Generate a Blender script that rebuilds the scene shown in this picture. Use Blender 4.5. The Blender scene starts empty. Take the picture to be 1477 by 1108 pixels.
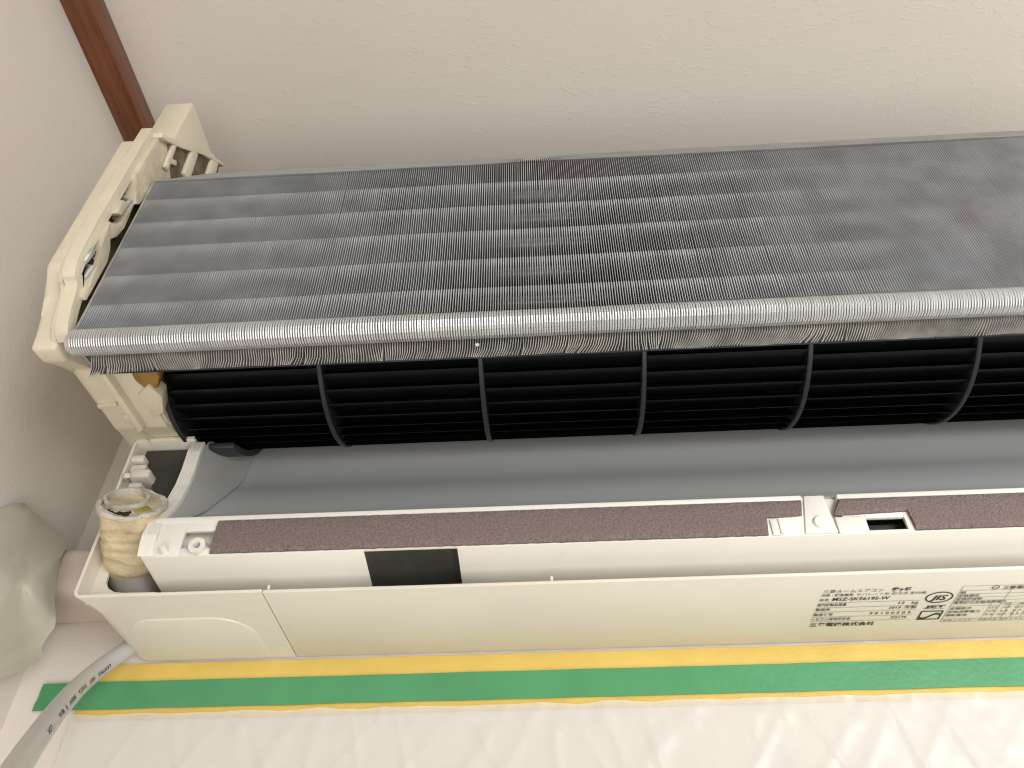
import bpy, bmesh, math, random
from mathutils import Vector, Matrix, noise

random.seed(7)
S = bpy.context.scene
COL = S.collection

# ------------------------------------------------------------------ camera
def camera():
    yaw, p, r = (math.radians(a) for a in (3.072, 42.671, -0.281))
    cy, sy = math.cos(yaw), math.sin(yaw)
    rot = lambda v: Vector((cy*v[0]-sy*v[1], sy*v[0]+cy*v[1], v[2]))
    fw = rot((0, math.cos(p), math.sin(p)))
    up0 = rot((0, -math.sin(p), math.cos(p)))
    rt0 = rot((1, 0, 0))
    rt = math.cos(r)*rt0 + math.sin(r)*up0
    up = -math.sin(r)*rt0 + math.cos(r)*up0
    cd = bpy.data.cameras.new('camera')
    cd.sensor_fit = 'HORIZONTAL'; cd.sensor_width = 36.0
    cd.lens = 36.0*1157.65/1477.0
    cd.clip_start = 0.01; cd.clip_end = 100
    o = bpy.data.objects.new('camera', cd); COL.objects.link(o)
    o.matrix_world = Matrix(((rt.x, up.x, -fw.x, 0), (rt.y, up.y, -fw.y, 0), (rt.z, up.z, -fw.z, 0), (0, 0, 0, 1)))
    S.camera = o
camera()

# ------------------------------------------------------------------ light
W = bpy.data.worlds.new('World'); S.world = W; W.use_nodes = True
bg = W.node_tree.nodes['Background']
bg.inputs['Color'].default_value = (1.0, 0.81, 0.61, 1)
bg.inputs['Strength'].default_value = 0.20
S.view_settings.view_transform = 'Standard'; S.view_settings.look = 'None'
S.view_settings.gamma = 1.0; S.view_settings.exposure = 0.10

def area(name, loc, target, sx, sy, power, color):
    l = bpy.data.lights.new(name, 'AREA'); l.shape = 'RECTANGLE'; l.size = sx; l.size_y = sy
    l.energy = power; l.color = color
    o = bpy.data.objects.new(name, l); COL.objects.link(o)
    o.location = loc
    o.rotation_euler = (Vector(target)-Vector(loc)).to_track_quat('-Z', 'Y').to_euler()
    return o
wl = area('window_light', (1.35, -1.25, .0), (1.15, .40, .35), 1.5, 1.2, 20, (0.97, 0.985, 1.0))
wl.data.spread = math.radians(100)
area('floor_glow', (.50, -.95, -1.35), (0.35, 0.25, 0.35), 1.6, 1.4, 23, (1.0, 0.97, 0.935))
S.cycles.filter_width = 1.15

# ------------------------------------------------------------------ materials
def mat(name, base, rough=0.5, metal=0.0, var=0.0, vscale=30.0, dark=None, bump=0.0, bscale=400.0, spec=0.5,
        dirt=0.0, dscale=60.0, dcol=(0.09, 0.06, 0.03), coat=0.0, stretch=None):
    m = bpy.data.materials.new(name); m.use_nodes = True
    nt = m.node_tree; N = nt.nodes; L = nt.links
    b = N['Principled BSDF']
    b.inputs['Roughness'].default_value = rough; b.inputs['Metallic'].default_value = metal
    b.inputs['Specular IOR Level'].default_value = spec
    b.inputs['Coat Weight'].default_value = coat
    geo = N.new('ShaderNodeNewGeometry')
    pos = geo.outputs['Position']
    if stretch:
        mp = N.new('ShaderNodeMapping'); mp.inputs['Scale'].default_value = stretch
        L.new(pos, mp.inputs['Vector']); pos = mp.outputs['Vector']
    col = None
    if var > 0:
        n = N.new('ShaderNodeTexNoise'); n.inputs['Scale'].default_value = vscale; n.inputs['Detail'].default_value = 5
        L.new(pos, n.inputs['Vector'])
        mx = N.new('ShaderNodeMix'); mx.data_type = 'RGBA'
        d = dark or tuple(c*(1-var) for c in base)
        mx.inputs['A'].default_value = (*d, 1); mx.inputs['B'].default_value = (*base, 1)
        r = N.new('ShaderNodeMapRange'); r.inputs['From Min'].default_value = .35; r.inputs['From Max'].default_value = .65
        L.new(n.outputs['Fac'], r.inputs['Value']); L.new(r.outputs['Result'], mx.inputs['Factor'])
        col = mx.outputs['Result']
    if dirt > 0:
        n = N.new('ShaderNodeTexNoise'); n.inputs['Scale'].default_value = dscale; n.inputs['Detail'].default_value = 8
        n.inputs['Roughness'].default_value = .7
        L.new(geo.outputs['Position'], n.inputs['Vector'])
        r = N.new('ShaderNodeMapRange'); r.inputs['From Min'].default_value = .60; r.inputs['From Max'].default_value = .78
        r.inputs['To Max'].default_value = dirt
        L.new(n.outputs['Fac'], r.inputs['Value'])
        mx = N.new('ShaderNodeMix'); mx.data_type = 'RGBA'
        if col: L.new(col, mx.inputs['A'])
        else: mx.inputs['A'].default_value = (*base, 1)
        mx.inputs['B'].default_value = (*dcol, 1)
        L.new(r.outputs['Result'], mx.inputs['Factor']); col = mx.outputs['Result']
    if col: L.new(col, b.inputs['Base Color'])
    else: b.inputs['Base Color'].default_value = (*base, 1)
    if bump > 0:
        n = N.new('ShaderNodeTexNoise'); n.inputs['Scale'].default_value = bscale; n.inputs['Detail'].default_value = 4
        L.new(pos, n.inputs['Vector'])
        bp = N.new('ShaderNodeBump'); bp.inputs['Strength'].default_value = bump; bp.inputs['Distance'].default_value = .001
        L.new(n.outputs['Fac'], bp.inputs['Height']); L.new(bp.outputs['Normal'], b.inputs['Normal'])
    return m

M = {}
M['cream'] = mat('cream_plastic', (.72, .685, .585), .42, var=.05, vscale=14, bump=.08, bscale=900, dirt=.05, dscale=220, dcol=(.3, .24, .16))
M['white'] = mat('white_plastic', (.78, .76, .69), .40, var=.03, vscale=20, bump=.05, bscale=900, dirt=.12, dscale=70)
M['yellow_cream'] = mat('yellowed_plastic', (.70, .64, .49), .45, var=.12, vscale=26, bump=.15, bscale=500, dirt=.45, dscale=70, dcol=(.16, .11, .05))
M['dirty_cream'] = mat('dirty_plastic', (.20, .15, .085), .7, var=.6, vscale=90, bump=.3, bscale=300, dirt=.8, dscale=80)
M['putty'] = mat('dried_putty', (.62, .55, .41), .7, var=.2, vscale=120, bump=.6, bscale=260, dirt=.6, dscale=150)
M['guide'] = mat('grey_plastic', (.55, .565, .56), .40, var=.10, vscale=22, bump=.05, bscale=300, stretch=(.10, 1, 1), dirt=.35, dscale=260, dcol=(.22, .22, .21))
M['guide_side'] = mat('grey_side_plastic', (.42, .42, .395), .45, var=.05, vscale=30)
M['foam'] = mat('brown_foam', (.25, .19, .18), .95, var=.35, vscale=900, bump=.8, bscale=1100, spec=.1, dirt=.45, dscale=160, dcol=(.03, .022, .02))
M['black'] = mat('black_felt', (.042, .043, .038), .5, var=.3, vscale=60, bump=.3, bscale=700)
M['fan'] = mat('fan_plastic', (.004, .0055, .006), .42, var=.3, vscale=40, spec=.35)
M['ring'] = mat('fan_ring_plastic', (.026, .028, .031), .45)
M['alu'] = mat('shaded_fin_aluminium', (.16, .168, .18), .42, metal=.6, var=.30, vscale=55, stretch=(.35, 1, 1), dirt=.35, dscale=38, dcol=(.12, .12, .11))  # plates and rear slab darkened so the gaps between fins read as shade
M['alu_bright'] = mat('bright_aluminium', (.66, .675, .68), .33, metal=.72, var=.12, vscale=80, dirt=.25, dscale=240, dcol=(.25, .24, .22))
M['alu_edge'] = mat('lit_fin_edge_aluminium', (.60, .62, .635), .38, metal=.65, var=.22, vscale=60, dirt=.35, dscale=60, dcol=(.2, .2, .19))  # lighter copy of the fin metal, light on the front edges painted in
M['alu_dull'] = mat('dull_aluminium', (.58, .575, .55), .5, metal=.55, var=.35, vscale=120, dirt=.3, dscale=90, dcol=(.07, .06, .045))
M['tube'] = mat('tube_metal', (.62, .61, .58), .42, metal=.5, var=.2, vscale=60)
M['pipe'] = mat('beige_insulation', (.66, .545, .35), .9, var=.28, vscale=70, bump=1.0, bscale=170, dirt=.8, dscale=150, dcol=(.22, .13, .06), stretch=(1, 1, 2.6))
M['pipe_in'] = mat('pipe_white', (.60, .57, .49), .7, var=.35, vscale=150, bump=.6, bscale=300, dirt=.9, dscale=190, dcol=(.10, .07, .05))
M['yellow_foam'] = mat('yellow_foam', (.46, .37, .06), .7, var=.3, vscale=200, bump=.6, bscale=400)
M['soot'] = mat('soot', (.02, .016, .013), .9, var=.4, vscale=300, bump=.8, bscale=500)
M['amber'] = mat('amber_grease', (.36, .21, .05), .35, var=.3, vscale=90)
M['wrap'] = mat('grey_wrap', (.33, .30, .27), .5, var=.2, vscale=60, bump=.6, bscale=120)
M['print'] = mat('print_ink', (.025, .025, .028), .6)
M['print_grey'] = mat('print_ink_grey', (.10, .095, .09), .6)
M['yellow_tape'] = mat('yellow_tape', (.70, .50, .12), .42, var=.08, vscale=40, bump=.3, bscale=420, dirt=.06, dscale=90)
M['green_tape'] = mat('green_tape', (.075, .295, .130), .30, var=.10, vscale=30, bump=.22, bscale=300)
M['cable'] = mat('grey_cable', (.56, .55, .54), .40, var=.05, vscale=60, dirt=.08, dscale=60)
M['wood'] = mat('varnished_wood', (.20, .060, .017), .32, var=.40, vscale=45, bump=.1, bscale=120, stretch=(9, .5, 9), coat=.15)
M['duct'] = mat('pinkish_duct', (.60, .50, .43), .7, var=.06, vscale=30, bump=.5, bscale=260)
M['cloth'] = mat('grey_green_sheet', (.48, .455, .37), .55, var=.14, vscale=28, bump=.15, bscale=60, dirt=.25, dscale=18, dcol=(.22, .20, .13))

def wallpaper(name, base):
    m = bpy.data.materials.new(name); m.use_nodes = True
    nt = m.node_tree; N = nt.nodes; L = nt.links; b = N['Principled BSDF']
    b.inputs['Roughness'].default_value = .62; b.inputs['Specular IOR Level'].default_value = .35
    g = N.new('ShaderNodeNewGeometry')
    n1 = N.new('ShaderNodeTexNoise'); n1.inputs['Scale'].default_value = 210; n1.inputs['Detail'].default_value = 3
    mp = N.new('ShaderNodeMapping'); mp.inputs['Scale'].default_value = (1, 2.0, 2.0); L.new(g.outputs['Position'], mp.inputs['Vector'])
    n2 = N.new('ShaderNodeTexNoise'); n2.inputs['Scale'].default_value = 110; n2.inputs['Detail'].default_value = 6; n2.inputs['Distortion'].default_value = 1.6
    L.new(g.outputs['Position'], n1.inputs['Vector']); L.new(mp.outputs['Vector'], n2.inputs['Vector'])
    r = N.new('ShaderNodeMapRange'); r.inputs['From Min'].default_value = .56; r.inputs['From Max'].default_value = .72
    L.new(n2.outputs['Fac'], r.inputs['Value'])
    ad = N.new('ShaderNodeMath'); ad.operation = 'MULTIPLY_ADD'; ad.inputs[1].default_value = .5
    L.new(n1.outputs['Fac'], ad.inputs[0]); L.new(r.outputs['Result'], ad.inputs[2])
    bp = N.new('ShaderNodeBump'); bp.inputs['Strength'].default_value = .24; bp.inputs['Distance'].default_value = .0006
    L.new(ad.outputs[0], bp.inputs['Height']); L.new(bp.outputs['Normal'], b.inputs['Normal'])
    n3 = N.new('ShaderNodeTexNoise'); n3.inputs['Scale'].default_value = 6; n3.inputs['Detail'].default_value = 6
    L.new(g.outputs['Position'], n3.inputs['Vector'])
    mx = N.new('ShaderNodeMix'); mx.data_type = 'RGBA'
    mx.inputs['A'].default_value = (*(c*.93 for c in base), 1); mx.inputs['B'].default_value = (*base, 1)
    L.new(n3.outputs['Fac'], mx.inputs['Factor']); L.new(mx.outputs['Result'], b.inputs['Base Color'])
    return m
M['wallpaper'] = wallpaper('wallpaper', (.72, .667, .608))

def film_mat():
    m = bpy.data.materials.new('clear_film'); m.use_nodes = True
    nt = m.node_tree; N = nt.nodes; L = nt.links
    b = N['Principled BSDF']; b.inputs['Base Color'].default_value = (.76, .745, .72, 1)
    b.inputs['Roughness'].default_value = .26; b.inputs['Specular IOR Level'].default_value = .6
    t = N.new('ShaderNodeBsdfTransparent'); mx = N.new('ShaderNodeMixShader'); mx.inputs['Fac'].default_value = .52
    out = N['Material Output']
    L.new(t.outputs[0], mx.inputs[1]); L.new(b.outputs[0], mx.inputs[2]); L.new(mx.outputs[0], out.inputs['Surface'])
    return m
M['film'] = film_mat()

# ------------------------------------------------------------------ helpers
def finish(o, smooth):
    if smooth:
        for p in o.data.polygons: p.use_smooth = True
        o.data.set_sharp_from_angle(angle=math.radians(smooth))

def obj(name, bm, m, parent=None, smooth=35, recalc=True):
    if recalc: bmesh.ops.recalc_face_normals(bm, faces=bm.faces)
    me = bpy.data.meshes.new(name); bm.to_mesh(me); bm.free()
    me.materials.append(M[m])
    o = bpy.data.objects.new(name, me); COL.objects.link(o)
    if parent: o.parent = parent
    finish(o, smooth)
    return o

def tag(o, label=None, cat=None, group=None, kind=None):
    if label: o['label'] = label
    if cat: o['category'] = cat
    if group: o['group'] = group
    if kind: o['kind'] = kind
    return o

def BM(): return bmesh.new()

def bevel(bm, geom_faces, r, seg=2):
    es = list({e for f in geom_faces for e in f.edges})
    bmesh.ops.bevel(bm, geom=es, offset=r, segments=seg, profile=.5, affect='EDGES', clamp_overlap=True)

def box(bm, lo, hi, r=0.0, seg=2, jit=0.0):
    vs = []
    for z in (lo[2], hi[2]):
        for y in (lo[1], hi[1]):
            for x in (lo[0], hi[0]):
                vs.append(bm.verts.new((x+random.uniform(-jit, jit), y+random.uniform(-jit, jit), z+random.uniform(-jit, jit))))
    fs = [bm.faces.new([vs[i] for i in q]) for q in ((0, 2, 3, 1), (4, 5, 7, 6), (0, 1, 5, 4), (2, 6, 7, 3), (0, 4, 6, 2), (1, 3, 7, 5))]
    if r: bevel(bm, fs, r, seg)

def prism(bm, pts, x0, x1, axis=0, r=0.0, seg=2):
    """closed outline extruded along an axis; pts are the other two coordinates in order"""
    def v(a, p):
        c = [p[0], p[1]]; c.insert(axis, a); return bm.verts.new(c)
    A = [v(x0, p) for p in pts]; B = [v(x1, p) for p in pts]
    n = len(pts); fs = [bm.faces.new(A), bm.faces.new(B[::-1])]
    for i in range(n):
        fs.append(bm.faces.new((A[i], B[i], B[(i+1) % n], A[(i+1) % n])))
    if r: bevel(bm, fs, r, seg)

def ribbon(pts, t):
    """outline of a polyline given thickness t (to its left)"""
    n = len(pts); off = []
    for i, p in enumerate(pts):
        a = Vector(pts[max(i-1, 0)]); b = Vector(pts[min(i+1, n-1)]); d = (b-a).normalized()
        off.append((p[0]-d.y*t, p[1]+d.x*t))
    return list(pts)+off[::-1]

def tube(bm, path, rad, n=16, cap=True, wob=0.0):
    path = [Vector(p) for p in path]
    rs = rad if isinstance(rad, (list, tuple)) else [rad]*len(path)
    t0 = (path[1]-path[0]).normalized()
    u = t0.orthogonal().normalized(); rings = []
    for i, p in enumerate(path):
        t = (path[min(i+1, len(path)-1)]-path[max(i-1, 0)]).normalized()
        u = (u - t*u.dot(t)).normalized(); w = t.cross(u)
        ring = []
        for k in range(n):
            a = 2*math.pi*k/n
            q = p+(u*math.cos(a)+w*math.sin(a))*rs[i]
            if wob:
                q += (q-p)*(wob*noise.noise(q*70))
            ring.append(bm.verts.new(q))
        rings.append(ring)
    for a, b in zip(rings, rings[1:]):
        for k in range(n):
            bm.faces.new((a[k], a[(k+1) % n], b[(k+1) % n], b[k]))
    if cap:
        bm.faces.new(rings[0][::-1]); bm.faces.new(rings[-1])
    return rings

def smooth_path(pts, n):
    pts = [Vector(p) for p in pts]; out = []
    P = [pts[0]*2-pts[1]]+pts+[pts[-1]*2-pts[-2]]
    segs = len(pts)-1
    for i in range(n):
        s = i/(n-1)*segs; k = min(int(s), segs-1); t = s-k
        a, b, c, d = P[k], P[k+1], P[k+2], P[k+3]
        out.append(.5*((2*b)+(c-a)*t+(2*a-5*b+4*c-d)*t*t+(3*b-a-3*c+d)*t**3))
    return out

def text_bm(bm, body, place, size, shear=0.0, bold=0.0, width=None, extr=0.0):
    """flat lettering as mesh; place maps glyph (u,v) in metres to a 3D point"""
    c = bpy.data.curves.new('lettering', 'FONT'); c.body = body; c.size = 1.0; c.resolution_u = 2
    c.offset = bold
    c.shear = shear
    o = bpy.data.objects.new('lettering', c); COL.objects.link(o)
    dg = bpy.context.evaluated_depsgraph_get()
    me = bpy.data.meshes.new_from_object(o.evaluated_get(dg))
    xs = [v.co.x for v in me.vertices] or [0, 1]
    x0, x1 = min(xs), max(xs)
    sx = width/(x1-x0) if width else size
    vs = [bm.verts.new(place((v.co.x-x0)*sx, v.co.y*size)) for v in me.vertices]
    for p in me.polygons:
        try: bm.faces.new([vs[i] for i in p.vertices])
        except ValueError: pass
    bpy.data.objects.remove(o); bpy.data.curves.remove(c); bpy.data.meshes.remove(me)

XL, XR = -.2475, .46          # left and right ends of the unit
# ------------------------------------------------------------------ room
WY = .4395; WX = -.3075; CZ = .5645
def struct(name, lo, hi):
    bm = BM(); box(bm, lo, hi)
    o = obj(name, bm, 'wallpaper', smooth=0); tag(o, kind='structure'); return o
struct('back_wall', (WX-.1, WY, -1.6), (2.6, WY+.1, CZ+.1))
struct('side_wall', (WX-.1, -1.6, -1.6), (WX, WY, CZ+.1))
struct('ceiling', (WX, -1.6, CZ), (2.6, WY, CZ+.1))

bm = BM()
prism(bm, [(WX-.0005, .544), (-.2886, .544), (-.2886, .5655), (WX-.0005, .5655)], -1.6, WY+.0005, axis=1, r=.0012)
o = obj('wooden_moulding', bm, 'wood', smooth=40)
tag(o, 'reddish brown varnished wooden moulding along the joint of side wall and ceiling', 'moulding')

# ------------------------------------------------------------------ air conditioner
AC = bpy.data.objects.new('air_conditioner', None); COL.objects.link(AC); AC.location = (0, 0, 0)
tag(AC, 'stripped cream air conditioner with bare metal fins and black fan on the wall', 'air conditioner')

# chassis: bottom plate in two pieces with a real gap, left side wall, back floor
def corner_station(r, xs):
    pts = [(xs, .303)]
    for i in range(9):
        a = math.pi+i/8*math.pi/2
        pts.append((xs+r+r*math.cos(a), .2+r+r*math.sin(a)))
    return pts
bm = BM()
rows = []
for (y, r, xs, dz) in ((.3655, .0045, -.2475, 0), (.367, .005, -.2475, -.0001), (.376, .008, -.2462, -.0004), (.385, .0105, -.2455, -.0007), (.4375, .0125, -.2462, -.0022)):
    pts = corner_station(r, xs)+[(-.1483, .2)]
    th = .0017
    inn = [(xs+th, .303)]
    for i in range(9):
        a = math.pi+i/8*math.pi/2; rr = max(r-th, .0008)
        inn.append((xs+r+rr*math.cos(a), .2+r+rr*math.sin(a)))
    inn.append((-.1483, .2+th))
    rows.append(([bm.verts.new((p[0], y, p[1]+(dz if p[1] < .29 else 0))) for p in pts], [bm.verts.new((p[0], y, p[1]+(dz if p[1] < .29 else 0))) for p in inn]))
n = len(rows[0][0])
for (A, B), (C, D) in zip(rows, rows[1:]):
    for i in range(n-1):
        bm.faces.new((A[i], A[i+1], C[i+1], C[i])); bm.faces.new((B[i+1], B[i], D[i], D[i+1]))
    bm.faces.new((A[0], C[0], D[0], B[0])); bm.faces.new((A[-1], B[-1], D[-1], C[-1]))
for (A, B) in (rows[0], rows[-1]):
    for i in range(n-1): bm.faces.new((A[i], B[i], B[i+1], A[i+1]))
# floor flange with pipe opening
prism(bm, [(-.2456, .2019), (-.205, .2019), (-.205, .2040), (-.2095, .2074), (-.2275, .2076), (-.2320, .2082), (-.2362, .2105), (-.2385, .2140), (-.2390, .222), (-.2368, .245), (-.2368, .303), (-.2456, .303)], .3752, .3770, axis=1)
chassis = obj('chassis', bm, 'cream', AC, 38)
bm = BM()
prism(bm, [(.3662, .2000), (.3662, .2018), (.4375, .1998), (.4375, .1978)], -.1479, XR, r=.0003)
for x in (-.146, .0):                       # tiny ejector stubs on the rim
    box(bm, (x-.0007, .3675, .2017), (x+.0007, .3685, .2052), .0003)
obj('bottom_panel', bm, 'cream', chassis)
# back plate of the chassis against the wall
bm = BM(); prism(bm, [(.4345, .205), (.4375, .205), (.4375, .497), (.4345, .497)], -.2435, XR, r=.0004)
obj('back_plate', bm, 'cream', AC)
# right end wall
bm = BM(); prism(bm, [(.3655, .2022), (.4370, .2015), (.4370, .500), (.31, .500), (.27, .43), (.27, .30), (.36, .30)], XR-.006, XR, r=.0006)
obj('side_wall_plate', bm, 'cream', AC)

# rounded knock-out cover on the underside
def under(x, y, h=.0002): return Vector((x, y, .2-(y-.3662)*.0309-h))
bm = BM()
def oval(k):
    x0, x1, y0, y1 = -.2335+k, -.1625-k, .3893+k, .4345-k
    rx, ry = .021, .0215
    pts = []
    for i in range(13):
        a = math.pi+i/12*math.pi/2; pts.append((x0+rx*.9+rx*.9*math.cos(a), y0+ry+ry*math.sin(a)))
    for i in range(13):
        a = 1.5*math.pi+i/12*math.pi/2; pts.append((x1-rx+rx*math.cos(a), y0+ry+ry*math.sin(a)))
    pts += [(x1, y1), (x0, y1)]
    return pts
A = [bm.verts.new(under(*p, -.0002)) for p in oval(0)]; B = [bm.verts.new(under(*p, .0007)) for p in oval(.0003)]
C_ = [bm.verts.new(under(*p, .0009)) for p in oval(.0010)]
for P, Q in ((A, B), (B, C_)):
    for i in range(len(P)): bm.faces.new((P[i], P[(i+1) % len(P)], Q[(i+1) % len(P)], Q[i]))
bm.faces.new(C_)
obj('knockout_cover', bm, 'cream', chassis)

# printed rating label on the underside
bm = BM(); bg_ = BM()
def pl(x, y, sl=0.0): return lambda u, v: under(x+u, y-v, .00035)
def rule(b, x0, x1, y, w=.00022):
    b.faces.new([b.verts.new(under(*q, .0003)) for q in ((x0, y), (x1, y), (x1, y+w), (x0, y+w))])
def vrule(b, x, y0, y1, w=.0002):
    b.faces.new([b.verts.new(under(*q, .00031)) for q in ((x, y0), (x+w, y0), (x+w, y1), (x, y1))])
text_bm(bm, '三菱ルームエアコン', pl(.1382, .3832), .0034, width=.0305)
text_bm(bm, '霧ヶ峰', pl(.1728, .3834), .0042, width=.0098, bold=.03)
text_bm(bm, '冷房・暖房兼用', pl(.1380, .3868), .0028, width=.0162, bold=.012)
text_bm(bm, 'セパレート形 空冷式 室内機', pl(.1560, .3868), .0028, width=.0352)
text_bm(bm, '形名', pl(.1382, .3915), .0028, width=.0046, bold=.01)
text_bm(bm, 'MSZ-SK5619S-W', pl(.1448, .3915), .0044, width=.0290, bold=.012)
for (t, v, xv, y, w, vw) in (('室内機製品質量', '12   kg', .1800, .3968, .0150, .0102), ('製造年', '2019  年製', .1763, .4017, .0078, .0142),
                             ('製造番号', '9 0 1 0 0 5 0 9', .1676, .4071, .0102, .0215), ('リモコン送信機形名', 'SG174', .1800, .4120, .0205, .0082)):
    text_bm(bm, t, pl(.1382, y), .0030, width=w, bold=.012)
    text_bm(bm, v, pl(xv, y), .0034, width=vw, bold=.008)
for y in (.3934, .3985, .4032, .4085, .4133): rule(bg_, .1378, .1905, y)
text_bm(bm, '三菱電機株式会社', pl(.1385, .4186), .0042, width=.0346, bold=.022)
# JIS mark
def ring_flat(b, cx, cy, rx, ry, w, a0=0, a1=360, n=36):
    pts = [(math.radians(a0+(a1-a0)*i/n)) for i in range(n+1)]
    for p, q in zip(pts, pts[1:]):
        b.faces.new([b.verts.new(under(cx+(rx-k)*math.cos(t), cy+(ry-k)*math.sin(t), .0003)) for (t, k) in ((p, 0), (q, 0), (q, w), (p, w))])
ring_flat(bm, .1993, .3912, .0070, .0056, .0008)
text_bm(bm, 'JIS', pl(.1951, .3938), .0068, width=.0084, shear=.2, bold=.02)
text_bm(bm, 'JET', pl(.1950, .4016), .0030, width=.0104, bold=.04)
text_bm(bm, '0009080734', pl(.1950, .4034), .0015, width=.0100)
# rectangular S mark
for k in ((.1945, .2063, .4052, .4060), (.1945, .2063, .4138, .4146), (.1945, .1953, .4060, .4138), (.2055, .2063, .4060, .4138)):
    bm.faces.new([bm.verts.new(under(*q, .0003)) for q in ((k[0], k[2]), (k[1], k[2]), (k[1], k[3]), (k[0], k[3]))])
for k in range(12):
    a, b2 = k/12, (k+1)/12
    f = lambda t: .4100-.0024*math.sin((t-.5)*5.2)
    g = lambda t: .1953+.0102*t
    bm.faces.new([bm.verts.new(under(*q, .0003)) for q in ((g(a), f(a)), (g(b2), f(b2)), (g(b2), f(b2)+.0017), (g(a), f(a)+.0017))])
# specification table
TX0, TX1, TY0, TY1 = .2080, .2880, .3806, .4178
for y in (TY0, .3850, .3885, .3920, .3953, .3987, .4010, .4145, TY1): rule(bg_, TX0, TX1, y, .0002)
vrule(bg_, TX0, TY0, TY1); vrule(bg_, TX1, TY0, TY1); vrule(bg_, .2335, .3850, .3987)
for x in (.2285, .2335, .2385, .2435, .2485, .2560, .2640, .2720): vrule(bg_, x, .3987, .4145)
ring_flat(bg_, .2248, .3828, .0019, .0019, .0004)
text_bm(bg_, 'PSE', pl(.2236, .3834), .0016, width=.0024)
text_bm(bm, '三菱電機株式会社', pl(.2285, .3843), .0032, width=.0270, bold=.012)
for i, t in enumerate(('相', '定格電圧', '定格周波数', '電動機の定格消費電力')):
    text_bm(bg_, t, pl(.2086, .3879+i*.0034), .0026, width=.0027*len(t), bold=.015)
for i, t in enumerate(('定格能力', '定格消費電力', '運転電流')):
    text_bm(bg_, t, pl(.2086, .4044+i*.0036), .0027, width=.0028*len(t), bold=.015)
    for k in range(7):
        text_bm(bg_, random.choice(('5.6', '6.7', '1620', '1570', '8.3', '200')), pl(.2292+k*.0066, .4044+i*.0036), .0028, width=.0042)
text_bm(bg_, '冷房', pl(.2350, .4005), .0018, width=.004); text_bm(bg_, '暖房標準 暖房低温', pl(.2440, .4006), .0019, width=.022)
text_bm(bg_, '定格エネルギー消費効率 通年エネルギー消費効率', pl(.2090, .4170), .0022, width=.058)
pr = obj('printed_label', bm, 'print', AC, 0, recalc=False); tag(pr, kind='stuff')
obj('label_rules', bg_, 'print_grey', pr, 0, recalc=False)

# ---- outlet block: front face, underside panel, left flange
BX = -.2087; FY = .352
bm = BM()
def face_piece(x0, x1, z0, z1, y0=FY, y1=FY+.0022, r=.0003):
    box(bm, (x0, y0, z0), (x1, y1, z1), r)
face_piece(BX, -.1910, .2148, .2372)
face_piece(-.1910, -.1720, .2148, .2192); face_piece(-.1910, -.1720, .2292, .2372)
face_piece(-.1720, .1310, .2148, .2372)
face_piece(.1440, .1588, .2148, .2245); face_piece(.1478, .1588, .2247, .2372)
face_piece(.1588, .1778, .2148, .2163); face_piece(.1588, .1778, .2233, .2372)
face_piece(.1778, XR-.007, .2148, .2372)
box(bm, (-.1935, .3585, .2150), (-.170, .3595, .2372))                 # recess back
# latch channel between the two foam strips
box(bm, (.1290, .3545, .2150), (.1500, .3560, .2372), .0003)
prism(bm, [(.1312, .2372), (.1412, .2372), (.1430, .2149), (.1268, .2149)], .3508, .3550, axis=1, r=.0006)
# thin lip along the top edge
prism(bm, [(FY-.0006, .2350), (FY+.0030, .2350), (FY+.0034, .2381), (FY+.0006, .2386), (FY-.0006, .2378)], BX, .1300, r=.0003)
prism(bm, [(FY-.0006, .2350), (FY+.0030, .2350), (FY+.0034, .2381), (FY+.0006, .2386), (FY-.0006, .2378)], .1480, XR-.007, r=.0003)
# underside panel, in three pieces round the pocket
und = [(FY+.0002, .2150), (FY+.0006, .2146), (.3860, .2085), (.4200, .2040), (.4200, .2060), (.3860, .2105), (FY+.003, .2166)]
prism(bm, und, BX, -.0950, r=.0002); prism(bm, und, -.0472, XR-.007, r=.0002)
# left flange: curved front edge of the side plate
edge = [(.3515, .2146), (.3500, .2215), (.3492, .2262), (.3515, .2350), (.3555, .2440), (.3610, .2560), (.3645, .2687), (.3655, .2790), (.3650, .2933), (.3668, .3020)]
prism(bm, [(y+.0008, z) for y, z in edge]+[(.3900, .3020), (.4000, .2800), (.3930, .2300), (.4200, .2075), (.3860, .2110)], BX-.0016, BX+.0006)
prism(bm, ribbon(edge, -.0030), BX-.0016, BX+.0042, r=.0004)
ed2 = [(y-.0006, z) for y, z in edge]
prism(bm, ribbon(ed2, -.0016), BX-.0034, BX-.0012, r=.0004)
outlet = obj('outlet_frame', bm, 'white', AC, 38)

bm = BM()        # screw boss in the recess
rs = tube(bm, [(-.1812, .3590, .2192), (-.1812, .3490, .2190)], .0044, 24, cap=False)
ri = tube(bm, [(-.1812, .3590, .2192), (-.1812, .3490, .2190)], .0019, 24, cap=False)
for k in range(24): bm.faces.new((rs[1][k], rs[1][(k+1) % 24], ri[1][(k+1) % 24], ri[1][k]))
bm.faces.new(ri[0])
obj('screw_boss', bm, 'white', outlet, 40)
bm = BM(); tube(bm, [(-.1985, .3535, .2170), (-.1985, .3470, .2185)], [.0021, .0017], 16); obj('peg', bm, 'white', outlet, 40)
bm = BM(); tube(bm, [(.1354, .3515, .2208), (.1354, .3492, .2206)], [.0042, .0030], 20); obj('latch_button', bm, 'white', outlet, 40)
bm = BM(); box(bm, (.1148, .3500, .2150), (.1162, .3525, .2240), .0003); box(bm, (.1110, .3508, .2148), (.1150, .3522, .2240), .0004); obj('hook', bm, 'white', outlet)
bm = BM(); box(bm, (.1586, .3600, .2140), (.1780, .3700, .2240)); obj('slot_cavity', bm, 'black', outlet, 0)

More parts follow.
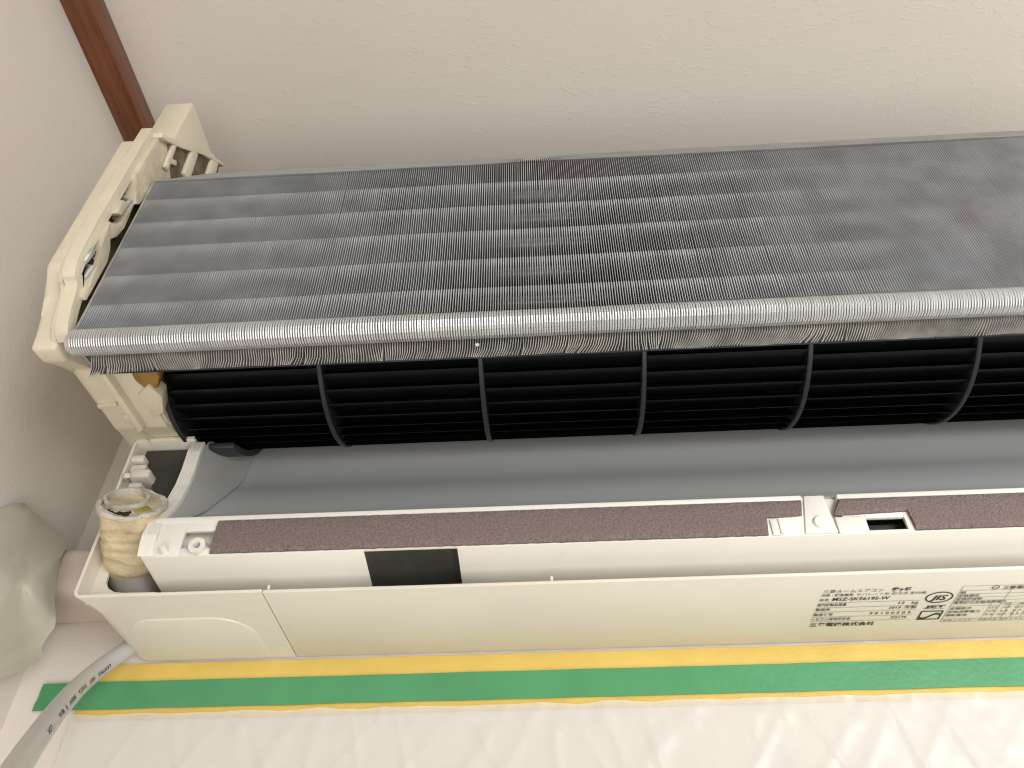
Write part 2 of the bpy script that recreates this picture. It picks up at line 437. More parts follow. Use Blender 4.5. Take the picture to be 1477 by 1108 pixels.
# foam strips, one outline each with their notches
def foam_piece(cols):
    """columns of (x, z_low, z_high): a strip with stepped notches"""
    bm = BM(); xs = []
    for (xa, la, ha), (xb, lb, hb) in zip(cols, cols[1:]):
        n = max(1, int(abs(xb-xa)/.0022))
        for i in range(n):
            t = i/n; xs.append((xa+(xb-xa)*t, la+(lb-la)*t, ha+(hb-ha)*t))
    xs.append(cols[-1]); R = []
    for x, lo, hi in xs:
        row = []
        for k in range(7):
            z = lo+(hi-lo)*k/6
            q = Vector((x, 0, z))
            y = FY-.0016-(.0003 if 0 < k < 6 else -.0004)+.00022*noise.noise(q*520)
            row.append((x+.0003*noise.noise(q*300), y, z+(.00025*noise.noise(q*260+Vector((5, 0, 0))) if k in (0, 6) else 0)))
        R.append([bm.verts.new(p) for p in row]+[bm.verts.new((row[6][0], FY+.0004, row[6][2])), bm.verts.new((row[0][0], FY+.0004, row[0][2]))])
    for A, B in zip(R, R[1:]):
        for k in range(9): bm.faces.new((A[k], B[k], B[(k+1) % 9], A[(k+1) % 9]))
    bm.faces.new(R[0]); bm.faces.new(R[-1])
    return obj('foam_strip', bm, 'foam', AC, 40)
foam_piece([(-.1742, .2151, .2344), (.1086, .2149, .2344), (.1098, .2249, .2344), (.1275, .2256, .2344), (.1290, .2330, .2344)])
foam_piece([(.1436, .2249, .2258), (.1478, .2250, .2344), (.1800, .2262, .2344), (.1808, .2151, .2344), (XR-.01, .2150, .2344)])

# dark pocket behind the foam
bm = BM()
x0, x1 = -.0950, -.0472
pro = [(FY+.0012, .2150), (.3720, .2172), (.4000, .2110), (.4100, .2060)]
A = [bm.verts.new((x0, *p)) for p in [(FY+.001, .2150), (.3860, .2086), (.410, .2045)]]
B = [bm.verts.new((x1, *p)) for p in [(FY+.001, .2150), (.3860, .2086), (.410, .2045)]]
C1 = [bm.verts.new((x0+.0035, *p)) for p in [(FY+.002, .2163), (.3900, .2100), (.410, .2060)]]
D1 = [bm.verts.new((x1-.0030, *p)) for p in [(FY+.002, .2163), (.3900, .2100), (.410, .2060)]]
for P, Q in ((A, C1), (C1, D1), (D1, B)):
    for i in range(2): bm.faces.new((P[i], P[i+1], Q[i+1], Q[i]))
bm.faces.new((A[0], C1[0], D1[0], B[0]))
obj('felt_pocket', bm, 'black', AC, 30, recalc=False)

# ---- grey air guide
prof = [(FY+.0030, .2372), (.3570, .2408), (.3660, .2490), (.3757, .2604), (.3915, .2810), (.4020, .2950), (.4080, .3096), (.4125, .3300), (.4205, .3600), (.4235, .3900), (.4190, .4250), (.4080, .4500)]
pp = [(p.x, p.y) for p in smooth_path([(a, b, 0) for a, b in prof], 40)]
bm = BM(); prism(bm, ribbon(pp, -.002), -.1945, XR-.01)
guide = obj('air_guide', bm, 'guide', AC, 50)
bm = BM()                                              # side cheek, leaning slightly inwards
fe = [(p[0]+.0026, p[1]) for p in edge[3:]]+[(.372, .306)]
outl = [(.3560, .2378)]+fe
base = [(p.x, p.y) for p in smooth_path([(a, b, 0) for a, b in fe], 16)]
cf = [bm.verts.new((BX+.0044, a, b)) for a, b in base]
idx = [min(int(i/15*26), 39) for i in range(16)]
cb = [bm.verts.new((-.1925, pp[i][0]-.0004, pp[i][1]+.0004)) for i in idx]
cm = [bm.verts.new(((f.co.x*.35+b.co.x*.65)-.003, f.co.y*.35+b.co.y*.65, f.co.z*.35+b.co.z*.65)) for f, b in zip(cf, cb)]
for P, Q in ((cf, cm), (cm, cb)):
    for i in range(15): bm.faces.new((P[i], P[i+1], Q[i+1], Q[i]))
obj('guide_cheek', bm, 'guide_side', guide, 60)
bm = BM()                                              # dark bearing collar under the fan end
FC = Vector((0, .354, .364))
arc = [(FC.y+.0665*math.cos(math.radians(a)), FC.z+.0665*math.sin(math.radians(a))) for a in range(285, 335, 5)]
prism(bm, ribbon(arc, .004), -.2040, -.1880, r=.0012)
obj('bearing_collar', bm, 'ring', guide, 40)

# ---- cross flow fan
bm = BM()
tube(bm, [(-.232, FC.y, FC.z), (XR-.012, FC.y, FC.z)], .006, 16)
fan = obj('cross_flow_fan', bm, 'fan', AC, 40)
tag(fan)
PITCH = .0909; X0F = -.2165
def ring_mesh(solid=False):
    bm = BM(); n = 72
    ro, ri, w = .0632, (.002 if solid else .047), .0014
    R = []
    for k in range(n):
        a = 2*math.pi*k/n; c, s = math.cos(a), math.sin(a)
        R.append([bm.verts.new((x, r*c, r*s)) for x, r in ((-w, ri), (-w, ro-.0005), (-w+.0005, ro), (w-.0005, ro), (w, ro-.0005), (w, ri))])
    for k in range(n):
        A, B = R[k], R[(k+1) % n]
        for i in range(6): bm.faces.new((A[i], B[i], B[(i+1) % 6], A[(i+1) % 6]))
    return bm
r0 = obj('fan_ring', ring_mesh(), 'ring', fan, 40); r0.location = (X0F+PITCH, FC.y, FC.z)
d0 = obj('fan_end_disc', ring_mesh(True), 'ring', fan, 40); d0.location = (X0F, FC.y, FC.z)
for k in range(2, 8):
    c = r0.copy(); COL.objects.link(c); c.parent = fan; c.location = (X0F+PITCH*k, FC.y, FC.z)
bm = BM()
bp_ = []
for i in range(6):
    t = i/5; r = .0480+t*.0140; a = math.radians(-15*math.sin(t*math.pi/2)**1.0*(t))
    th = .0007*(1-t*.45)
    bp_.append((r, a, th))
up_ = [(r*math.cos(a)-th*math.sin(a)*-1*0, r*math.sin(a)+th) for r, a, th in bp_]
lo_ = [(r*math.cos(a), r*math.sin(a)-th) for r, a, th in bp_]
prism(bm, up_+lo_[::-1], .0012, PITCH-.0012)
bl = obj('fan_blade', bm, 'fan', fan, 40)
first = True; NB = 41
for seg in range(7):
    for k in range(NB):
        o = bl if first else bl.copy()
        if not first: COL.objects.link(o); o.parent = fan
        first = False
        o.location = (X0F+PITCH*seg, FC.y, FC.z)
        o.rotation_euler = (math.radians(259.9+360/NB*(k+seg*.36)), 0, 0)

# ---- heat exchanger
FP = .00122; HX0, HX1 = -.2250, XR-.05
def lobe_pts():
    c = (.2600, .2790); r = .0065
    return [(c[0]+r*math.cos(math.radians(a)), c[1]+r*math.sin(math.radians(a))) for a in range(132, 325, 16)]
fin_outline = [(.2860, .2860), (.2860, .4100), (.2700, .4230), (.2560, .4110), (.2560, .2850)]+lobe_pts()[1:]+[(.2680, .2790), (.2820, .2810)]
fin_upper = [(.2565, .4115), (.3010, .4895), (.3180, .4800), (.2880, .4250), (.2800, .4120)]
BANDS = [.3900, .3680, .3456, .3219, .2994]
bm = BM(); prism(bm, fin_outline, HX0-.0012, HX0-.0004); prism(bm, fin_upper, HX0-.0010, HX0-.0002)
hx = obj('heat_exchanger', bm, 'alu_dull', AC, 0)

def fin_into(bm, x=0.0, bow=0.0, lean=0.0, t=.00013, band_k=1.0):
    """one louvred fin: plate, folded front edge, raised slit shoulders, rolled bottom lip"""
    def dx(y, z):
        s = (z-.284)/.127
        return bow*math.sin(max(min(s, 1), 0)*math.pi*2.0)+lean*(max(0, .30-z)/.02 if z < .30 else 0)*.5
    def plate(pts, t):
        A = [bm.verts.new((x-t+dx(*p), *p)) for p in pts]; B = [bm.verts.new((x+t+dx(*p), *p)) for p in pts]
        n = len(pts); bm.faces.new(A); bm.faces.new(B[::-1])
        for i in range(n): bm.faces.new((A[i], B[i], B[(i+1) % n], A[(i+1) % n]))
    plate([(.2860, .2850), (.2560, .2850)]+lobe_pts()[1:]+[(.2680, .2790), (.2820, .2810)], t)
    plate(fin_upper, t)
    zs = [.2850, .2900]+[b for z in BANDS[::-1] for b in (z-.0095, z-.0030, z-.0012, z+.0016, z+.0024, z+.0062)]+[.4110]
    prev = None
    for z in zs:
        r = [bm.verts.new((x+sx*t+dx(.256, z), y, z)) for sx, y in ((-1, .2562), (1, .2562), (1, .2860), (-1, .2860))]
        if prev:
            for k in range(4): bm.faces.new((prev[k], prev[(k+1) % 4], r[(k+1) % 4], r[k]))
        prev = r
    # folded front edge as a thin bar with a few joints
    prev = None
    for z in zs:
        d = min((z-b for b in BANDS), key=abs)
        e = {-30: .6, -12: 1.0, 16: 1.0, 24: -.25, 62: -.1}.get(round(d*1e4), 0.0)*band_k
        w = .00022+.00020*e; y = .2561-.00035*max(e, 0)
        ring = [bm.verts.new((x+sx*w+dx(y, z), yy, z)) for sx, yy in ((-1, y+.0005), (-.55, y-.00005), (.55, y-.00005), (1, y+.0005), (.6, y+.0026), (-.6, y+.0026))]
        if prev:
            for k in range(6): bm.faces.new((prev[k], prev[(k+1) % 6], ring[(k+1) % 6], ring[k]))
        prev = ring
    prev = None
    for (y, z) in ((.2563, .4117), (.3008, .4897)):
        ring = [bm.verts.new((x+sx*.00030, y+oy, z-oy*.5)) for sx, oy in ((-1, .0003), (-.5, -.0004), (.5, -.0004), (1, .0003), (0, .0020))]
        if prev:
            for k in range(5): bm.faces.new((prev[k], prev[(k+1) % 5], ring[(k+1) % 5], ring[k]))
        prev = ring
    # rolled lip
    prev = None
    for p in lobe_pts():
        w = .00050
        c = Vector((.2600, .2790)); d = (Vector(p)-c).normalized()
        ring = []
        for a in (-90, -45, 0, 45, 90):
            q = c+d*(.0065+.00042*math.cos(math.radians(a))-.0003)
            ring.append(bm.verts.new((x+w*math.sin(math.radians(a))+dx(.256, max(p[1], .276)), q.x, q.y)))
        if prev:
            for k in range(4): bm.faces.new((prev[k], prev[k+1], ring[k+1], ring[k]))
        prev = ring

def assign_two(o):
    """lighter metal on rolled lip and front edges, painted brighter than the shaded plates"""
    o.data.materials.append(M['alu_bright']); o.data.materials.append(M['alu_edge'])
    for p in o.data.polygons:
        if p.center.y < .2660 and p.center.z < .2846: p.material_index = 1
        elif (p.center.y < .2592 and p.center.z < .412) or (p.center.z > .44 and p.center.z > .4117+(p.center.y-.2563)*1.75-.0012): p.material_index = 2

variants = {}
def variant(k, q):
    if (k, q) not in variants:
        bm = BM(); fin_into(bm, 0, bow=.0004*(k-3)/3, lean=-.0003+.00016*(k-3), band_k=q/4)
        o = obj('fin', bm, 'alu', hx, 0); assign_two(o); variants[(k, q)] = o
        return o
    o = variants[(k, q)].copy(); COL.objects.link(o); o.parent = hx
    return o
NF = int((HX1-HX0)/FP)
mid = [i for i in range(NF)]
mid.sort(key=lambda i: abs(HX0+FP*i-.005)); near = set(mid[:300])
rest = BM()
for i in range(NF):
    x = HX0+FP*i
    v = noise.noise(Vector((x*22, 3.1, 0)))*.8+noise.noise(Vector((x*70, 8, 0)))*.35
    k = max(0, min(6, int(round(3+v*4.5))))
    q = max(0, min(4, int(round(4-max(0, x-.05)/.045+noise.noise(Vector((x*60, 2, 2)))*1.2))))
    tw = .012*noise.noise(Vector((x*45, 1.7, 5)))+.006*random.uniform(-1, 1)
    if random.random() < .012: tw += random.choice((-.010, .010))
    xx = x+random.uniform(-.00006, .00006)
    if i in near:
        o = variant(k, q)
        c, s = math.cos(tw), math.sin(tw); py = .257
        o.location = (xx+s*py, py-c*py, 0); o.rotation_euler = (0, 0, tw)
    else:
        fin_into(rest, xx, bow=.0004*(k-3)/3, lean=-.0003+.00016*(k-3), band_k=q/4)
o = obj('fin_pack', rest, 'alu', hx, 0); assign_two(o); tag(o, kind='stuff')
# tubes that run through the fins
for z in BANDS+[.2795]:
    bm = BM(); c = (.2655, z) if z > .285 else (.2610, z)
    tube(bm, [(HX0-.004, *c), (HX1, *c)], .0036 if z > .285 else .0050, 14)
    obj('coolant_tube', bm, 'tube', hx, 50)
# crushed fin ends under the coil
bm = BM(); rnd = random.Random(3)
for i in range(int((HX1-HX0-.004)/FP)):
    x = HX0+.004+FP*i
    ln = -.0012+.0050*noise.noise(Vector((x*30, 0, 4)))+.0016*noise.noise(Vector((x*130, 2, 4)))-.0010
    if rnd.random() < .05: ln += rnd.uniform(-.0016, .0016)
    dz = .0006*noise.noise(Vector((x*60, 7, 1)))-.0002
    droop = max(0, (-.2070-x)/.012)
    t = .00022
    st = []
    for (y, z, s) in ((.2675, .2790, 0), (.2690, .2768+dz, .1), (.2735, .2762+dz-droop*.0012, .55), (.2780, .2758+dz-droop*.0030, 1.0)):
        xo = x+ln*s*s
        st.append([bm.verts.new((xo-t, y, z)), bm.verts.new((xo+t, y, z)), bm.verts.new((xo+t, y+.0005, z+.0045)), bm.verts.new((xo-t, y+.0005, z+.0045))])
    for A, B in zip(st, st[1:]):
        for k in range(4): bm.faces.new((A[k], A[(k+1) % 4], B[(k+1) % 4], B[k]))
    bm.faces.new(st[0]); bm.faces.new(st[-1][::-1])
o = obj('bent_fin_edge', bm, 'alu_dull', hx, 0); tag(o, kind='stuff')
bm = BM(); bmesh.ops.create_icosphere(bm, subdivisions=2, radius=.0011, matrix=Matrix.Translation((-.0312, .2692, .2752)))
for v in bm.verts: v.co += Vector((.0004*noise.noise(v.co*900), 0, .0005*noise.noise(v.co*800)))
obj('lint_crumb', bm, 'white', hx, 0)
# rear slab of the coil closing the view over the fan
bm = BM(); prism(bm, [(.2820, .2840), (.2835, .2800), (.2900, .3000), (.2900, .4180), (.3225, .4800), (.3190, .4815), (.2870, .4240)], HX0, HX1); prism(bm, [(.3020, .4878), (.3190, .4785), (.3180, .4765), (.3012, .4858)], HX0, HX1)
obj('rear_row', bm, 'alu', hx, 0)

# ---- left end housing
bm = BM()
body = [(.2440, .4390), (.2450, .3220), (.2575, .3090), (.2592, .2990), (.2630, .2790), (.2740, .2806), (.2970, .2985), (.3470, .2972), (.3660, .3040), (.4300, .3040), (.4300, .5000), (.3200, .5050), (.2900, .4890), (.2530, .4480)]
prism(bm, body, -.2505, -.2375, r=.0024, seg=3)
low = [(.2960, .2990), (.3470, .2978), (.3640, .3060), (.4300, .3060), (.4300, .4400), (.2960, .4400)]
prism(bm, low, -.2376, -.2190, r=.0008)
housing = obj('end_housing', bm, 'yellow_cream', AC, 35)
fl = [(.2420, .4440), (.2424, .3254), (.2510, .3085), (.2545, .2960), (.2590, .2850), (.2650, .2822)]
fl = [(p.x, p.y) for p in smooth_path([(a, b, 0) for a, b in fl], 24)]
bm = BM(); prism(bm, ribbon([(y-.0026, z) for y, z in fl], .0062), -.2368, -.2302, r=.0019, seg=3)
ar = [(.2418, .4425), (.2470, .4470), (.2590, .4600), (.2820, .4890), (.3060, .5120)]
prism(bm, ribbon(ar, -.0032), -.2378, -.2245, r=.0008)
prism(bm, ribbon(fl, .0022), -.2398, -.2376, r=.0006)
obj('flange', bm, 'yellow_cream', housing, 38)
bm = BM()
box(bm, (-.2468, .2560, .4400), (-.2275, .3250, .5065), .0016)
obj('post', bm, 'yellow_cream', housing, 38)
bm = BM()          # inner webs between flange and coil
for pts in ([(.2445, .4440), (.2440, .3990), (.2490, .3940), (.2540, .3850), (.2575, .3900), (.2600, .4100), (.2700, .4300), (.2950, .4850), (.2850, .4900)],
            [(.2520, .3860), (.2550, .3860), (.2562, .3650), (.2545, .3560), (.2500, .3480), (.2460, .3450), (.2440, .3560), (.2500, .3600), (.2532, .3680)],
            [(.2440, .3560), (.2480, .3500), (.2530, .3430), (.2560, .3350), (.2560, .3050), (.2530, .3050), (.2510, .3300), (.2470, .3400), (.2440, .3440)],
            [(.2445, .3760), (.2480, .3800), (.2500, .3740), (.2490, .3670), (.2445, .3640)]):
    q = [(a+random.uniform(-.0006, .0006), b+random.uniform(-.0008, .0008)) for a, b in pts]
    prism(bm, q, -.2376, -.2278+random.uniform(-.001, .0006), r=.0009)
obj('inner_web', bm, 'putty', housing, 40)
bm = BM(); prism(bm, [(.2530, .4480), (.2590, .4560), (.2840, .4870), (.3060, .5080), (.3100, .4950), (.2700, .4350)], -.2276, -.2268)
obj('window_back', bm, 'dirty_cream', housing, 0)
bm = BM()
for (y, z, w) in ((.2545, .446, .003), (.2715, .465, .0075), (.2930, .490, .009)):
    prism(bm, [(y, z+.012), (y+w, z+.014), (y+w+.004, z-.014), (y+.003, z-.016)], -.2272, -.2246, r=.0007)
prism(bm, [(.2560, .4385), (.2640, .4470), (.2660, .4440), (.2580, .4350)], -.2272, -.2248, r=.0006)
obj('window_rib', bm, 'yellow_cream', housing, 40)
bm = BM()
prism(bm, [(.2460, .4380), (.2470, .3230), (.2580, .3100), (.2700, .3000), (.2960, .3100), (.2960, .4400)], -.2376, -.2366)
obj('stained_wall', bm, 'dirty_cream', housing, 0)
for (z, y) in ((.382, .2545), (.352, .2525), (.322, .2540), (.328, .2485)):
    bm = BM(); c = Vector((-.2360, y, z))
    tube(bm, [c+Vector((0, -.002, -.006)), c+Vector((.005, -.003, -.004)), c+Vector((.006, -.003, .003)), c+Vector((0, -.002, .006))], .0019, 10, wob=.3)
    obj('tube_bend', bm, 'alu_dull', housing, 50)
bm = BM(); gr = random.Random(11)
for (y, z, n, sp) in ((.2540, .3930, 7, .0030), (.2520, .3640, 12, .0050), (.2550, .3560, 8, .0040), (.2490, .3310, 12, .0045), (.2520, .3210, 9, .0040)):
    for _ in range(n):
        q = Vector((-.2352+gr.uniform(-.0015, .0045), y+gr.uniform(-.003, .002), z+gr.uniform(-sp, sp)))
        g0 = len(bm.verts)
        bmesh.ops.create_icosphere(bm, subdivisions=1, radius=gr.uniform(.0007, .0021), matrix=Matrix.Translation(q) @ Matrix.Diagonal((1, .7, gr.uniform(.6, 1.8), 1)))
for v in bm.verts: v.co += Vector((.0006*noise.noise(v.co*700), .0006*noise.noise(v.co*650), .0008*noise.noise(v.co*600)))
tag(obj('grime', bm, 'soot', housing, 0), kind='stuff')
# details under the housing
bm = BM()
rib = [(-.2362, .2950), (-.2325, .2950), (-.2305, .3440), (-.2345, .3470)]
prism(bm, rib, .2935, .3000, axis=2, r=.0008)
prism(bm, [(-.2500, .3245), (-.2385, .3225), (-.2385, .3255), (-.2500, .3275)], .2958, .3000, axis=2, r=.0005)
prism(bm, [(-.2385, .3330), (-.2340, .3330), (-.2340, .3400), (-.2385, .3390)], .2950, .3000, axis=2, r=.0006)
obj('rib', bm, 'yellow_cream', housing, 38)
bm = BM()
prism(bm, [(-.2215, .2960), (-.2065, .2960), (-.2075, .3060), (-.2120, .3150), (-.2180, .3180), (-.2225, .3080)], .2978, .3100, axis=2, r=.0018)
obj('bearing_block', bm, 'amber', housing, 40)
bm = BM()
prism(bm, [(-.2245, .3180), (-.2150, .3100), (-.2110, .3200), (-.2150, .3330), (-.2225, .3380)], .2962, .3060, axis=2, r=.0012)
obj('bearing_tab', bm, 'yellow_cream', housing, 40)
bm = BM()
prism(bm, [(.290, .300), (.345, .3000), (.372, .312), (.372, .430), (.290, .430)], -.2192, -.2182)
obj('motor_side_plate', bm, 'yellow_cream', housing, 0)

# ---- pieces in the left compartment
bm = BM()
box(bm, (-.2462, .3645, .3022), (BX-.0018, .3860, .3048), .0006)
box(bm, (-.2462, .3660, .3046), (-.2235, .4300, .3175), .0008)
box(bm, (-.2458, .3860, .2320), (BX-.0010, .3880, .3030))
obj('compartment_shelf', bm, 'cream', AC, 38)
bm = BM()
prism(bm, [(-.2428, .3012), (-.2120, .3012), (-.2120, .2500), (-.2259, .2600), (-.2330, .2830), (-.2422, .2958)], .3725, .3865, axis=1, r=.0010)
obj('sealing_pad', bm, 'black', AC, 35)
for lo, hi in (((-.2462, .366, .2890), (-.2382, .384, .2936)), ((-.2450, .367, .2818), (-.2355, .384, .2872)), ((-.2425, .364, .2755), (-.2302, .384, .2812)), ((-.2410, .365, .2690), (-.2330, .380, .2726))):
    bm = BM(); box(bm, lo, hi, .0014, 3); obj('clip', bm, 'cream', AC, 45)
bm = BM(); tube(bm, [(-.2452, .372, .2790), (-.2428, .362, .2748), (-.2400, .360, .2735)], .0016, 10); obj('wire_end', bm, 'white', AC, 50)

# insulated pipe
ax0, ax1 = Vector((-.2334, .392, .2218)), Vector((-.2246, .350, .2462))
path = [ax0.lerp(ax1, t) for t in (.16, .2, .3, .4, .55, .7, .85, 1)]
rad = [.0112, .0136, .0143, .0146, .0152, .0158, .0165, .0172]
path = [ax0.lerp(ax1, .16+.84*i/27) for i in range(28)]
rad = [rad[min(int(i/27*7), 6)]+(rad[min(int(i/27*7), 6)+1]-rad[min(int(i/27*7), 6)])*(i/27*7-min(int(i/27*7), 6)) for i in range(28)]
bm = BM()
ro = tube(bm, path, rad, 40, cap=False, wob=.10)
ri = tube(bm, [path[-1], path[-8], path[-16]], [.0142, .0136, .0120], 40, cap=False, wob=.05)
for k in range(40): bm.faces.new((ro[-1][k], ro[-1][(k+1) % 40], ri[0][(k+1) % 40], ri[0][k]))
for v in bm.verts:
    g = (v.co-path[0]).length/(path[-1]-path[0]).length
    if g < .93 and g > .05: v.co += (v.co-path[0].lerp(path[-1], g)).normalized()*(.0006*math.sin(g*52+5*noise.noise(v.co*45))+.0007*noise.noise(v.co*190))
pipe = obj('insulated_pipe', bm, 'pipe', AC, 60)
d = (ax1-ax0).normalized()
bm = BM()
ro = tube(bm, [ax1-d*.001, ax1+d*.0012], [.0174, .0168], 40, cap=False, wob=.10)
ri = tube(bm, [ax1-d*.001, ax1+d*.0012], [.0143, .0146], 40, cap=False, wob=.05)
for k in range(40):
    bm.faces.new((ro[1][k], ro[1][(k+1) % 40], ri[1][(k+1) % 40], ri[1][k])); bm.faces.new((ro[0][k], ro[0][(k+1) % 40], ri[0][(k+1) % 40], ri[0][k]))
for v in bm.verts: v.co += d*(.0016*noise.noise(v.co*110)+.0007*noise.noise(v.co*420))+Vector((.0006*noise.noise(v.co*300), 0, .0006*noise.noise(v.co*280+Vector((4, 0, 0)))))
obj('cut_edge', bm, 'pipe_in', pipe, 60)
bm = BM()
c0 = ax1+Vector((-.0030, 0, .0022))
ro = tube(bm, [c0-d*.016, c0-d*.004, c0+d*.0030], [.0098, .0108, .0112], 32, cap=False, wob=.12)
ri = tube(bm, [c0-d*.016, c0-d*.004, c0+d*.0030], [.0085, .0094, .0098], 32, cap=False, wob=.12)
for k in range(32): bm.faces.new((ro[2][k], ro[2][(k+1) % 32], ri[2][(k+1) % 32], ri[2][k]))
bm.faces.new(ri[0])
obj('inner_sleeve', bm, 'pipe_in', pipe, 60)
bm = BM(); c1 = ax1+Vector((.0075, -.001, -.0045))
tube(bm, [c1-d*.010, c1-d*.001, c1+d*.0005], [.0052, .0056, .0040], 20, wob=.25); obj('yellow_filling', bm, 'yellow_foam', pipe, 60)
bm = BM()
for k in range(16):
    a = math.radians(195+k*6.5); u = Vector((1, 0, 0)); w = d.cross(u).normalized()
    if w.z < 0: w = -w
    q = ax1+(u*math.cos(a)+w*math.sin(a))*(.0122+random.uniform(-.0008, .0008))+d*.0006
    bmesh.ops.create_icosphere(bm, subdivisions=1, radius=random.uniform(.0006, .0015), matrix=Matrix.Translation(q))
obj('soot_crumbs', bm, 'soot', pipe, 0)
# grey wrapped lines inside the wall opening
bm = BM(); tube(bm, smooth_path([(-.2330, .386, .2265), (-.2290, .392, .2195), (-.2230, .400, .2170), (-.214, .408, .2170)], 14), .0125, 20, wob=.22); obj('wrapped_line', bm, 'wrap', AC, 60)
bm = BM(); tube(bm, smooth_path([(-.2440, .392, .2330), (-.2420, .392, .2240), (-.2370, .396, .2150), (-.228, .403, .2120)], 14), .0066, 18, wob=.06); obj('wrapped_line', bm, 'wrap', AC, 60)

# ------------------------------------------------------------------ duct, sheet, tapes, film, cable
bm = BM(); box(bm, (-.3100, .3985, .2215), (-.2470, WY+.001, .2530), .0075, 4)
for v in bm.verts: v.co += Vector((0, .0006, .0006))*noise.noise(v.co*60)
o = obj('pipe_duct', bm, 'duct', smooth=50)
tag(o, 'pinkish square pipe duct between the left end of the air conditioner and the side wall', 'pipe duct')

outline = [(-.302, .3300, .2180), (-.3025, .3456, .2340), (-.302, .3652, .2611), (-.298, .3768, .2617), (-.292, .3930, .2600), (-.286, .4000, .2545), (-.282, .3915, .2446), (-.277, .3890, .2275), (-.274, .3915, .2120), (-.272, .3970, .2015), (-.280, .4050, .1945), (-.286, .4175, .1918), (-.294, .4158, .1846), (-.300, .3965, .1699), (-.303, .3600, .1600), (-.303, .3300, .1750)]
outl = smooth_path([*outline, outline[0]], 64)[:-1]
cen = Vector((-.2790, .3620, .2080)); bm = BM(); rings = []
for j in range(1, 11):
    t = j/10; ring = []
    for q in outl:
        p = cen.lerp(q, t); p.x += .006*math.sin(t*math.pi)
        p += Vector((1, 0, 0))*(.0040*noise.noise(p*55)+.0016*noise.noise(p*150))*(1-t*.6)
        ring.append(bm.verts.new(p))
    rings.append(ring)
cv = bm.verts.new(cen)
for a, b in zip(rings, rings[1:]):
    for k in range(len(a)): bm.faces.new((a[k], a[(k+1) % len(a)], b[(k+1) % len(a)], b[k]))
for k in range(63): bm.faces.new((cv, rings[0][k], rings[0][(k+1) % 63]))
inner = [cv]+[v for r in rings[:-1] for v in r]
for _ in range(45): bmesh.ops.smooth_vert(bm, verts=inner, factor=.5, use_axis_x=True, use_axis_y=True, use_axis_z=True)
for v in inner: v.co.x += .0016*noise.noise(v.co*42)+.0005*noise.noise(v.co*160)
sk = []
for f in (.4, 1.0):
    ring = []
    for q in outl:
        p = q.lerp(Vector((WX-.001, q.y-.006*f*0, q.z)), f); p += (cen-q).normalized()*(.0015*f); p.x = q.x+(WX-.001-q.x)*f
        ring.append(bm.verts.new(p))
    sk.append(ring)
for a, b in ((rings[-1], sk[0]), (sk[0], sk[1])):
    for k in range(63): bm.faces.new((a[k], a[(k+1) % 63], b[(k+1) % 63], b[k]))
o = obj('plastic_sheet', bm, 'cloth', smooth=60)
tag(o, 'crumpled grey green plastic sheet bulging from the side wall at far left', 'plastic sheet')

def tape(name, m, y, zt, zb, x0t, x0b, t, seed, label, wave):
    bm = BM(); n = 240; F = []; B = []
    for i in range(n+1):
        s = i/n; row = []
        for j in range(5):
            v = j/4
            x = (x0t+(x0b-x0t)*v)+(.75-(x0t+(x0b-x0t)*v))*s
            if i == 0: x += .0008*noise.noise(Vector((v*9, seed, 2)))
            z = zt+(zb-zt)*v+.0003*noise.noise(Vector((x*30, v*2+seed, 0)))
            yy = y-wave*abs(noise.noise(Vector((x*34, v*1.2, seed))))-wave*.6*max(0, noise.noise(Vector((x*150+v*3, v*2, seed+3))))
            row.append((x, yy, z))
        F.append([bm.verts.new(p) for p in row]); B.append([bm.verts.new((p[0], p[1]+t, p[2])) for p in row])
    for i in range(n):
        for j in range(4):
            bm.faces.new((F[i][j], F[i+1][j], F[i+1][j+1], F[i][j+1])); bm.faces.new((B[i][j+1], B[i+1][j+1], B[i+1][j], B[i][j]))
        bm.faces.new((F[i][0], B[i][0], B[i+1][0], F[i+1][0])); bm.faces.new((F[i][4], F[i+1][4], B[i+1][4], B[i][4]))
    for j in range(4): bm.faces.new((F[0][j], F[0][j+1], B[0][j+1], B[0][j])); bm.faces.new((F[n][j+1], F[n][j], B[n][j], B[n][j+1]))
    o = obj(name, bm, m, smooth=50); tag(o, label, 'tape'); return o
tape('masking_tape', 'yellow_tape', WY-.0007, .1966, .1650, -.2700, -.2690, .0003, 1, 'wide yellow masking tape on the wall just below the air conditioner', .0007)
tape('adhesive_tape', 'green_tape', WY-.0019, .1860, .1705, -.2925, -.2930, .0003, 5, 'green adhesive tape stuck along the middle of the yellow tape', .0002)

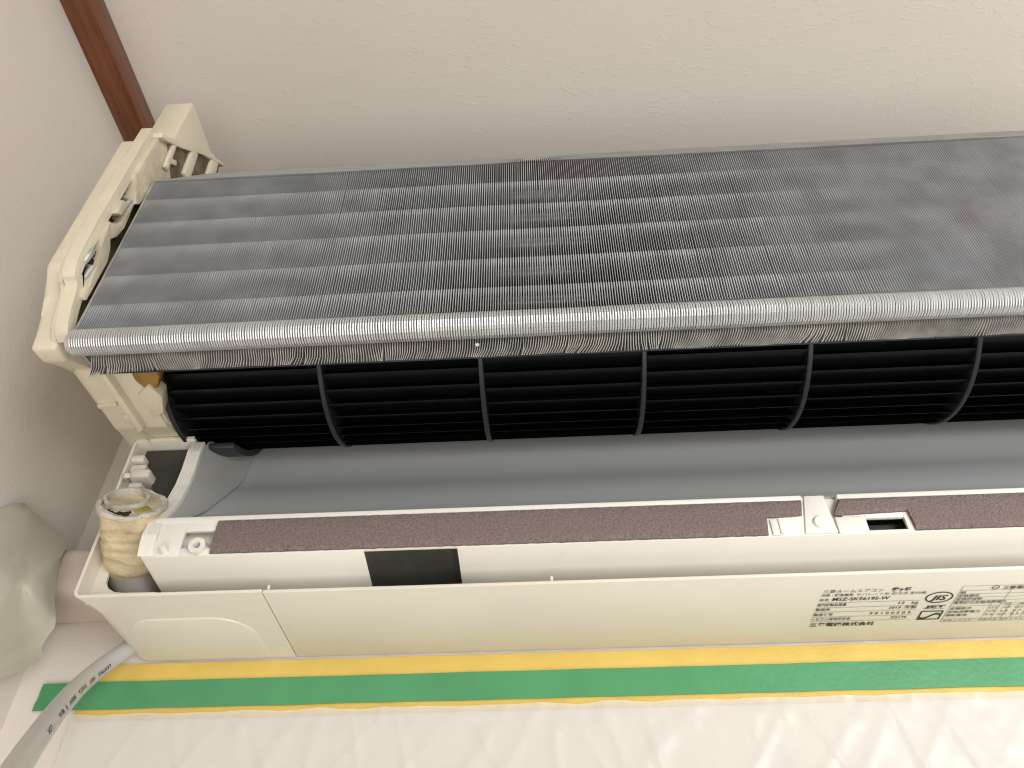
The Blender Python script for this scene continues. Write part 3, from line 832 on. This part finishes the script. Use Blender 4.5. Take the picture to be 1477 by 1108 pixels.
bm = BM(); nx, nz = 620, 110; V = []
for j in range(nz+1):
    t = j/nz; z = .1672-.36*t; row = []
    for i in range(nx+1):
        x = -.268+.95*i/nx
        q = Vector((x*38+z*16, z*9, 0))
        f = 1-abs(noise.noise(q))*9
        g = 1-abs(noise.noise(Vector((x*23-z*17+4, z*6, 3))))*9
        c1 = 1-abs(noise.noise(Vector((x*50+z*44, z*30, 11))))*8
        soft = noise.noise(Vector((x*14+z*8, z*5, 21)))
        h = noise.noise(Vector((x*90+z*30, z*60, 6)))
        a = min(1, .25+t*5)
        y = WY-.0028-a*(.0018*max(0, f)+.0016*max(0, g)+.0010*max(0, c1)*max(0, soft*2)+.0008*soft)-.0003*h-.0013*max(0, noise.noise(Vector((x*120, z*160, 1))))*(1 if t < .05 else .25)
        y = min(y, WY-.0012)
        row.append(bm.verts.new((x, y, z+(.0012*noise.noise(Vector((x*50, 0, 9))) if j == 0 else 0))))
    V.append(row)
for j in range(nz):
    for i in range(nx): bm.faces.new((V[j][i], V[j][i+1], V[j+1][i+1], V[j+1][i]))
o = obj('masking_film', bm, 'film', smooth=180)
tag(o, 'clear wrinkled masking film hanging on the wall under the yellow tape', 'film')

# grey cable with print
cp = smooth_path([(-.2356, .436, .2164), (-.2425, .428, .2026), (-.246, .413, .1848), (-.2401, .388, .1634), (-.2248, .354, .1388), (-.2032, .314, .1135), (-.1805, .274, .0892), (-.16, .24, .0692)], 80)
bm = BM(); CR = .0047; tube(bm, cp, CR, 24)
cable = obj('cable', bm, 'cable', smooth=60)
tag(cable, 'thick grey cable with black print curving down in front of the tapes', 'cable')
L_ = [0.0]
for a, b in zip(cp, cp[1:]): L_.append(L_[-1]+(b-a).length)
def on_cable(s, ang):
    k = 0
    while k < len(L_)-2 and L_[k+1] < s: k += 1
    t = max(0, min(1, (s-L_[k])/(L_[k+1]-L_[k]))); p = cp[k].lerp(cp[k+1], t)
    tg = (cp[min(k+2, len(cp)-1)]-cp[max(k-1, 0)]).normalized()
    view = (-p).normalized(); out = (view-tg*view.dot(tg)).normalized(); side = out.cross(tg)   # towards the right of the photograph
    return p+(out*math.cos(ang)+side*math.sin(ang))*(CR+.00012)
# sign so that +angle goes towards lower right
bm = BM()
def cable_text(body, s0, length, size=.0034):
    text_bm(bm, body, lambda u, v: on_cable(s0+u, SG*(.30+(v-.0)/CR)), size*.8, width=length, bold=.015)
tmp = on_cable(.08, .6)-on_cable(.08, 0)
SG = 1 if tmp.x > 0 else -1
for body, a, b in (('LEXPRIS', .043, .060), ('NEY', .065, .075), ('YURITA', .080, .097), ('300V', .104, .120), ('◆', .127, .130), ('8016', .136, .150), ('LEX', .172, .184)):
    cable_text(body, a, b-a)
obj('cable_print', bm, 'print', cable, 0, recalc=False)
